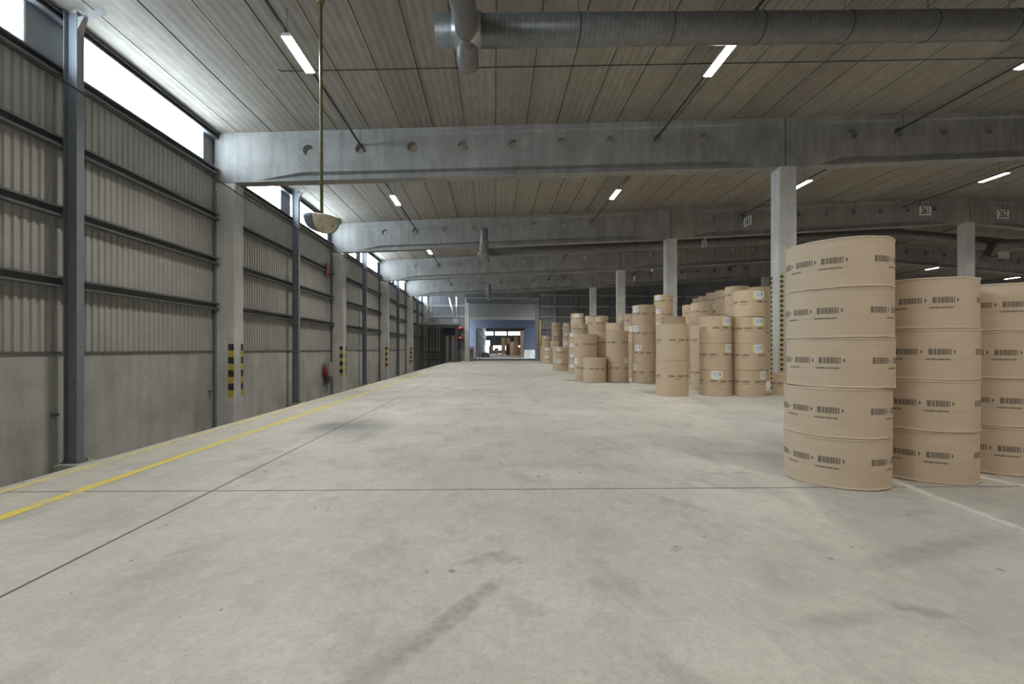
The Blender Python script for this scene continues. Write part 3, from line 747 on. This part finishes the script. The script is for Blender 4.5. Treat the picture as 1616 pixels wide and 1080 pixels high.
for i, x in enumerate((-9.35, -8.85, -8.45, -8.05, -7.72)):
    t = thing('dock_guide_post', '%s striped guide post from the left under the dock canopy' % ['first', 'second', 'third', 'fourth', 'fifth'][i], 'post', (x, 64.0 + i * .25, PIT), 0, 'striped guide posts')
    b = MB(); b.box(-.07, .07, -.07, .07, 0, 6.2); b.build('shaft', M['greybox'], t)
    b = MB(); b.box(-.075, .075, -.08, -.07, 1.4, 2.75); b.build('hazard_stripe', M['haz'], t)
    b = MB(); b.box(-.05, .05, -.085, -.07, 2.95, 3.1); b.build('reflector', M['white'], t)
t = thing('dock_door', 'pale dock door leaf with a dark blue header beside the lane end', 'door', (-6.3, 66.6, PIT))
b = MB(); b.box(-.7, -.25, 0, .1, 0, 5.0); b.box(.15, .55, 0, .1, 0, 5.0); b.build('leaf', M['wall_white'], t)
b = MB(); b.box(-.95, .85, -.05, .15, 5.0, 6.1); b.build('header', M['blue'], t)
b = MB(); b.box(-9.6, -5.2, 66.95, 67.05, PIT, 4.95); tag(b.build('dark_panel', M['steel']), 'dark back panel behind the striped guide posts', 'panel')
for i, z in enumerate((4.75, 3.30)):
    t = thing('signal_lamp', '%s red dock signal light left of the far doorway' % ['upper', 'lower'][i], 'signal light', (-4.85, far(-4.85) - .35, z), 0, 'red dock signal lights')
    b = MB(); b.box(-.34, .34, -.05, .22, -.10, .14); b.build('housing', M['red'], t)
    b = MB(); b.tube([(-.12 + .0, -.16, .10), (-.12, -.05, .10)], .11, 12); b.build('lens', M['redlight'], t)
    b = MB(); b.box(-.38, .38, -.12, .2, -.3, -.12); b.build('hood', M['black'], t)

# passage and far hall
b = MB()
for (x0, x1, z0, z1) in ((-40, -3.55, 0, 12), (5.8, 40, 1.6, 12), (-3.55, 5.8, 5.8, 12)): b.box(x0, x1, 90, 90.2, z0, z1)
wp = struct(b.build('wall_passage', M['blue']))
b = MB(); b.box(5.8, 8.4, 89.8, 90.2, 0, 1.6); b.build('plinth', M['dado'], wp)
b = MB(); b.box(-6.8, -6.5, 67.5, 85.5, 0, 8.6); struct(b.build('wall_sky_blocker_left', M['blue']))  # unseen side wall added to cut the sky light in the passage
b = MB(); b.box(10.7, 11.0, 69.5, 85.5, 0, 8.6); struct(b.build('wall_sky_blocker_right', M['blue']))  # matching unseen wall, added to dim the passage from the right
b = MB(); b.box(-9, 13, 69.5, 90, 8.6, 8.9); struct(b.build('ceiling_passage', M['sheet_dark']))
b = MB(); b.box(-3.8, -3.4, 90.2, 190, 0, 11); struct(b.build('wall_hall_left', M['hall_dark']))
for z in (3.3, 4.96, 6.6): 
    b = MB(); b.box(-3.4, -3.2, 90.4, 190, z, z + .2); b.build('girt', M['sheet_flat'], bpy.data.objects['wall_hall_left'])
b = MB(); b.box(-4, 30, 90.2, 191, 11, 11.3); struct(b.build('ceiling_hall', M['ceiling']))
b = MB(); b.box(30, 30.3, 90.2, 190, 0, 11); struct(b.build('wall_hall_right', M['hall_dark']))
b = MB()
for (x0, x1, z0, z1) in ((-3.4, 30, 8.9, 11), (-3.4, 30, 5.3, 7.45), (-1.9, 30, 3.1, 5.3), (-1.9, 30, 0, 1.4), (12, 30, 0, 11), (-.5, .4, 7.4, 9.2), (4.9, 5.8, 7.4, 9.2), (10.9, 12, 7.6, 9.2)): b.box(x0, x1, 190, 190.2, z0, z1)
struct(b.build('wall_hall_far', M['hall_dark']))
def simple_box_thing(name, label, cat, parts, loc):
    t = thing(name, label, cat, loc)
    for n_, m_, bx in parts:
        b = MB()
        for q in bx: b.box(*q)
        b.build(n_, m_, t)
simple_box_thing('storage_frame', 'pale framed panel standing upright left inside the far doorway', 'panel',
    [('frame', M['whitewrap'], [(-.5, -.33, 0, .3, 0, 2.2), (.33, .5, 0, .3, 0, 2.2), (-.33, .33, 0, .3, 1.75, 2.2), (-.33, .33, 0, .3, 0, .1)]), ('infill', M['wood'], [(-.33, .33, .1, .2, .1, 1.75)])], (-4.2, 86, 0))
t = thing('wooden_trestle', 'brown wooden trestle leaning beside the pale framed panel', 'trestle', (-3.0, 86.5, 0))
for (p, q) in (((-.4, 0, 1.9), (.25, 0, 0)), ((-.5, 0, 1.9), (-.55, 0, 0)), ((-.45, .5, 1.9), (.2, .5, 0))):
    b = MB(); b.tube([p, q], .09, 4, False); b.build('leg', M['wood'], t)
b = MB(); b.box(-.5, .3, -.1, .6, .3, .55); b.build('shelf', M['wood'], t)
b = MB(); b.loft([[(-.9 * s, -.6 * s, z), (.9 * s, -.6 * s, z), (.9 * s, .6 * s, z), (-.9 * s, .6 * s, z)] for s, z in ((1, 0), (1.02, .5), (.8, .95), (.3, 1.1))])
o = b.build('wrapped_pallet', M['whitewrap']); o.location = (-1.9, 100, 0); tag(o, 'low white wrapped pallet load on the floor of the far hall', 'pallet')

# ---------------------------------------------------------------- paper rolls
rnd = random.Random(3)
cacheW = {}; cacheC = {}; cacheS = {}
def wrapper_mesh(r, h, seg, front):
    key = (round(r, 3), round(h, 3), seg)
    if key in cacheW: return cacheW[key]
    b = MB(); pl = .555 * h
    zs = [(.0, -.012, 0), (.004, .006, 1), (.014, .008, 1), (.026, 0, 0), (.04, 0, 0), (h * .5, .0008, 0), (h - .04, 0, 0), (h - .026, 0, 0), (h - .014, .008, 1), (h - .004, .006, 1), (h, -.012, 0)]
    W = []
    ph = [rnd.uniform(0, 6.28) for _ in range(4)]
    for i in range(seg):
        a = 2 * PI * i / seg
        W.append(.5 * math.sin(3 * a + ph[0]) + .4 * math.sin(7 * a + ph[1]) + .3 * math.sin(13 * a + ph[2]) + rnd.uniform(-.3, .3))
    n = len(zs); base = 0
    for (z, dr, k) in zs:
        for i in range(seg):
            a = 2 * PI * i / seg; rr = r + dr + k * .005 * W[i]
            b.v.append((rr * math.cos(a), rr * math.sin(a), max(0, min(h, z + (.010 * W[i] if 0 < z < .02 or h - .02 < z < h else 0)))))
    for j in range(n - 1):
        for i in range(seg):
            i2 = (i + 1) % seg
            b.f.append((j * seg + i, j * seg + i2, (j + 1) * seg + i2, (j + 1) * seg + i)); b.sm.append(True)
            u0, u1 = 2 * PI * r * i / seg, 2 * PI * r * (i + 1) / seg; v0, v1 = zs[j][0] - pl, zs[j + 1][0] - pl
            b.uv[len(b.f) - 1] = [(u0, v0), (u1, v0), (u1, v1), (u0, v1)]
    o = b.build('wrapper', M['kraft_front'] if front else M['kraft'], None, recalc=False)
    me = o.data; bpy.data.objects.remove(o); cacheW[key] = me
    b = MB()
    for z, s in ((h - .008, 1), (.008, -1)):
        ring = [((r - .010) * math.cos(2 * PI * i / 40), (r - .010) * math.sin(2 * PI * i / 40), z) for i in range(40)]
        inner = [(.06 * math.cos(2 * PI * i / 40), .06 * math.sin(2 * PI * i / 40), z) for i in range(40)]
        i0 = len(b.v); b.v += ring + inner + [(p[0], p[1], z - s * .1) for p in inner]
        for i in range(40):
            i2 = (i + 1) % 40
            b.f.append((i0 + i, i0 + i2, i0 + 40 + i2, i0 + 40 + i)); b.sm.append(False)
            b.f.append((i0 + 40 + i, i0 + 40 + i2, i0 + 80 + i2, i0 + 80 + i)); b.sm.append(False)
        b.f.append(tuple(i0 + 80 + i for i in range(40))); b.sm.append(False)
    o = b.build('end_cap', M['kraft_end']); cacheC[key] = o.data; bpy.data.objects.remove(o)
    return me
def sticker_mesh(r, h):
    key = (round(r, 3), round(h, 3))
    if key in cacheS: return cacheS[key]
    b = MB(); w_, hh = .42, min(.31, h * .36); n = 8; zt = h - .05
    for i in range(n):
        a0 = (-w_ / 2 + w_ * i / n) / r; a1 = (-w_ / 2 + w_ * (i + 1) / n) / r; R = r + .004
        # local +X is the outward normal, counter-clockwise is to the right seen from outside
        b.quad([(R * math.cos(a0), R * math.sin(a0), zt - hh), (R * math.cos(a1), R * math.sin(a1), zt - hh), (R * math.cos(a1), R * math.sin(a1), zt), (R * math.cos(a0), R * math.sin(a0), zt)],
               True, [(i / n, 0), ((i + 1) / n, 0), ((i + 1) / n, 1), (i / n, 1)])
    o = b.build('label_sticker', M['sticker'], None, recalc=False); me = o.data; bpy.data.objects.remove(o); cacheS[key] = me; return me
def pos_name(i, n):
    if n == 1: return 'single'
    if i == 0: return 'bottom'
    if i == n - 1: return 'top'
    if n == 3: return 'middle'
    if i == n - 2: return 'upper'
    return ['', 'second', 'third', 'fourth', 'fifth'][i]
def stack(x, y, n, h, phrase, r=.57, stickers=None, s=0.0, rot=None, shifts=None, front=False, group='paper rolls stacked in the warehouse'):
    """n rolls on one another; stickers = indices from the bottom carrying a label at fraction s across the visible side"""
    seg = 96 if front else 48
    me = wrapper_mesh(r, h, seg, front)
    z = 0
    for i in range(n):
        jx, jy = (rnd.uniform(-.008, .008), rnd.uniform(-.008, .008))
        if shifts: jx += shifts[i]
        st = stickers is not None and i in stickers
        t = thing('paper_roll', '%s kraft paper roll %s %s' % (pos_name(i, n), 'of' if n > 1 else '', phrase), 'paper roll', (x + jx, y + jy, z), 0, group)
        t['label'] = ' '.join(t['label'].split())
        wv = bpy.data.objects.new('wrapper', me); C.objects.link(wv); wv.parent = t
        wv.rotation_euler = (0, 0, rot[i] if rot else rnd.uniform(0, 6.28))
        ec = bpy.data.objects.new('end_cap', cacheC[(round(r, 3), round(h, 3), seg)]); C.objects.link(ec); ec.parent = t
        if st:
            so = bpy.data.objects.new('label_sticker', sticker_mesh(r, h)); C.objects.link(so); so.parent = t
            ss = s[i] if isinstance(s, dict) else s
            so.rotation_euler = (0, 0, math.atan2(-y, -x) + math.asin(ss)); so['label'] = 'white paper label with a yellow border'
        z += h
# three big stacks in front
aC = math.atan2(-6.11, -4.53)
def rots(x, y, edges, n):      # start of the triple bar group seen from the aisle
    return edges
stack(4.53, 6.11, 5, .612, 'the tall five-high stack nearest the camera', .575, rot=[aC - 1.45 + d for d in (.02, .0, -.03, -.05, .03)], shifts=[-.035, -.03, 0, 0, 0], front=True)
aC = math.atan2(-6.35, -5.84)
stack(5.84, 6.35, 4, .653, 'the four-high stack just right of the tallest stack', .575, rot=[aC - 1.02 + d for d in (0, .0, .02, .10)], front=True)
aC = math.atan2(-6.75, -7.15)
stack(7.17, 6.72, 4, .648, 'the stack cut off by the right photo edge', .575, rot=[aC - 1.0 + d for d in (0, .05, -.05, .1)], front=True)
# behind them, towards the first column row
stack(6.62, 17.25, 2, 1.31, 'the two-high stack standing out into the aisle')
stack(8.26, 17.28, 3, .97, 'the three-high stack left of the column stack', .56, [0, 1, 2], {0: .02, 1: .80, 2: .68})
stack(9.39, 17.08, 4, .96, 'the four-high labelled stack left of the near column', .55, [0, 1, 2, 3], {0: .86, 1: .55, 2: .55, 3: .55})
stack(10.99, 17.22, 1, .80, 'low at the foot of the nearest free standing column', .55)
stack(8.84, 19.40, 2, 1.34, 'the pair half hidden behind the three-high stack')
stack(9.11, 23.54, 3, 1.11, 'the stack right behind the two-high aisle stack')
stack(10.44, 23.15, 4, 1.0, 'the pale stack rising behind the three-high stack', .57, [3], .92)
stack(11.79, 27.55, 4, 1.08, 'the narrow pale stack seen left of a taller one')
stack(12.87, 24.55, 5, 1.0, 'the five-high stack behind the labelled column stack')
stack(14.64, 25.55, 5, 1.02, 'the stack showing between labelled stack and column')
stack(14.96, 30.05, 5, 1.10, 'the rear stack second behind the labelled one')
stack(15.71, 33.05, 5, 1.14, 'the rear stack third behind the labelled one')
stack(16.64, 36.37, 5, 1.17, 'the rear stack with one white label on top', .57, [4], .3)
stack(16.9, 38.0, 5, 1.17, 'the rearmost stack of the right hand row')
stack(7.69, 23.79, 4, .985, 'the four-high stack labelled on its left side', .57, [0, 1, 2, 3], {0: -.85, 1: -.55, 2: -.75, 3: -.75})
stack(10.79, 29.58, 6, .858, 'the six-high slim stack before the second column', .57, [3, 4, 5], -.65)
stack(8.45, 28.09, 3, 1.04, 'the shaded stack left of the four-high one', .57, [2], -.1)
stack(6.42, 24.21, 2, 1.33, 'the two-high stack right of the lone roll', .56, [0], .86)
stack(5.21, 24.0, 1, 1.28, 'standing alone in front of the aisle stacks', .58)
stack(5.0, 25.35, 2, 1.27, 'the broad pair behind the lone roll', .59, [0], -.9)
stack(6.15, 25.9, 2, 1.33, 'the pair in the gap behind the lone roll', .57)
stack(7.93, 30.59, 3, 1.14, 'the stack peeping over the two-high one', .57)
stack(7.18, 32.61, 4, .99, 'the labelled stack behind the broad pair', .57, [3], .25)
stack(8.24, 39.13, 5, .90, 'the pale stack below the fourth column', .57)
stack(9.42, 40.62, 5, .92, 'the stack just right of the fourth column', .57)
stack(10.54, 37.10, 4, 1.11, 'the pale stack below the third column', .57)
stack(10.02, 33.62, 4, 1.06, 'the stack right of the third column', .57)
stack(5.82, 32.42, 4, .715, 'the thin-roll stack left of the broad pair', .57, [0, 1, 2, 3], -.7)
stack(7.64, 42.63, 5, .994, 'the tallest labelled stack of the middle pile', .58, [4], -.05)
stack(7.15, 38.60, 4, .953, 'the labelled stack before the tallest middle pile', .58, [3], .1)
stack(5.33, 37.19, 2, .95, 'the dark pair left of the middle pile', .63, [0, 1], -.2)
stack(6.51, 55.82, 2, .965, 'the small labelled pair near the yellow post', .58, [0, 1], -.3)
stack(6.91, 64.34, 2, 1.07, 'the pair hard against the yellow guard post', .58)
stack(6.77, 60.56, 3, 1.15, 'the labelled stack behind the small pair', .57, [2], -.2)
stack(7.5, 57.3, 3, .89, 'the brown stack right of the small pair', .57)
stack(8.33, 62.13, 4, 1.32, 'the tall far stack, left of two', .61, [2], -.2)
stack(9.60, 60.63, 4, 1.28, 'the tall far stack, right of two', .61, [2, 3], -.3)
stack(8.36, 52.59, 2, 1.33, 'the pair in front of the tall far stacks', .58)
# far hall
for i, (lx, ly) in enumerate(((-.5, 112), (7, 112), (3, 140), (3, 165))):  # extra ceiling lamps added to brighten the hall's rolls
    l = copy_tree(proto); l.location = (lx, ly, 10.915); l['label'] = 'added strip lamp brightening the rolls of the far hall, %s' % ['front left', 'front right', 'middle', 'rear'][i]; l['group'] = 'added lamps of the far hall'
hall = [(4.5, 118, 3, 1.2, 'the hall stack at the left of its pile'), (5.8, 122, 4, 1.25, 'the hall stack in the middle of its pile'), (7.2, 119, 5, 1.3, 'the tallest hall stack beside the doorway'),
        (5.5, 131, 4, 1.3, 'the hall stack rising behind the pile'), (4.0, 135, 3, 1.1, 'the hall stack behind the left one'), (3.4, 172, 4, 1.5, 'the left of two tall stacks before the gate'), (5.4, 172, 4, 1.5, 'the right of two tall stacks before the gate'),
        (7.6, 176, 2, 1.3, 'the low pair right of the tall ones'), (9.6, 176, 2, 1.3, 'the low pair farthest right in the hall'), (-1.2, 176, 3, 1.0, 'the slim stack at the hall left'), (.9, 178, 2, 1.1, 'the low pair at the hall left')]
for (x, y, n, h, ph) in hall: stack(x, y, n, h, ph, .62 if y < 150 else .85, group='paper rolls in the far hall')
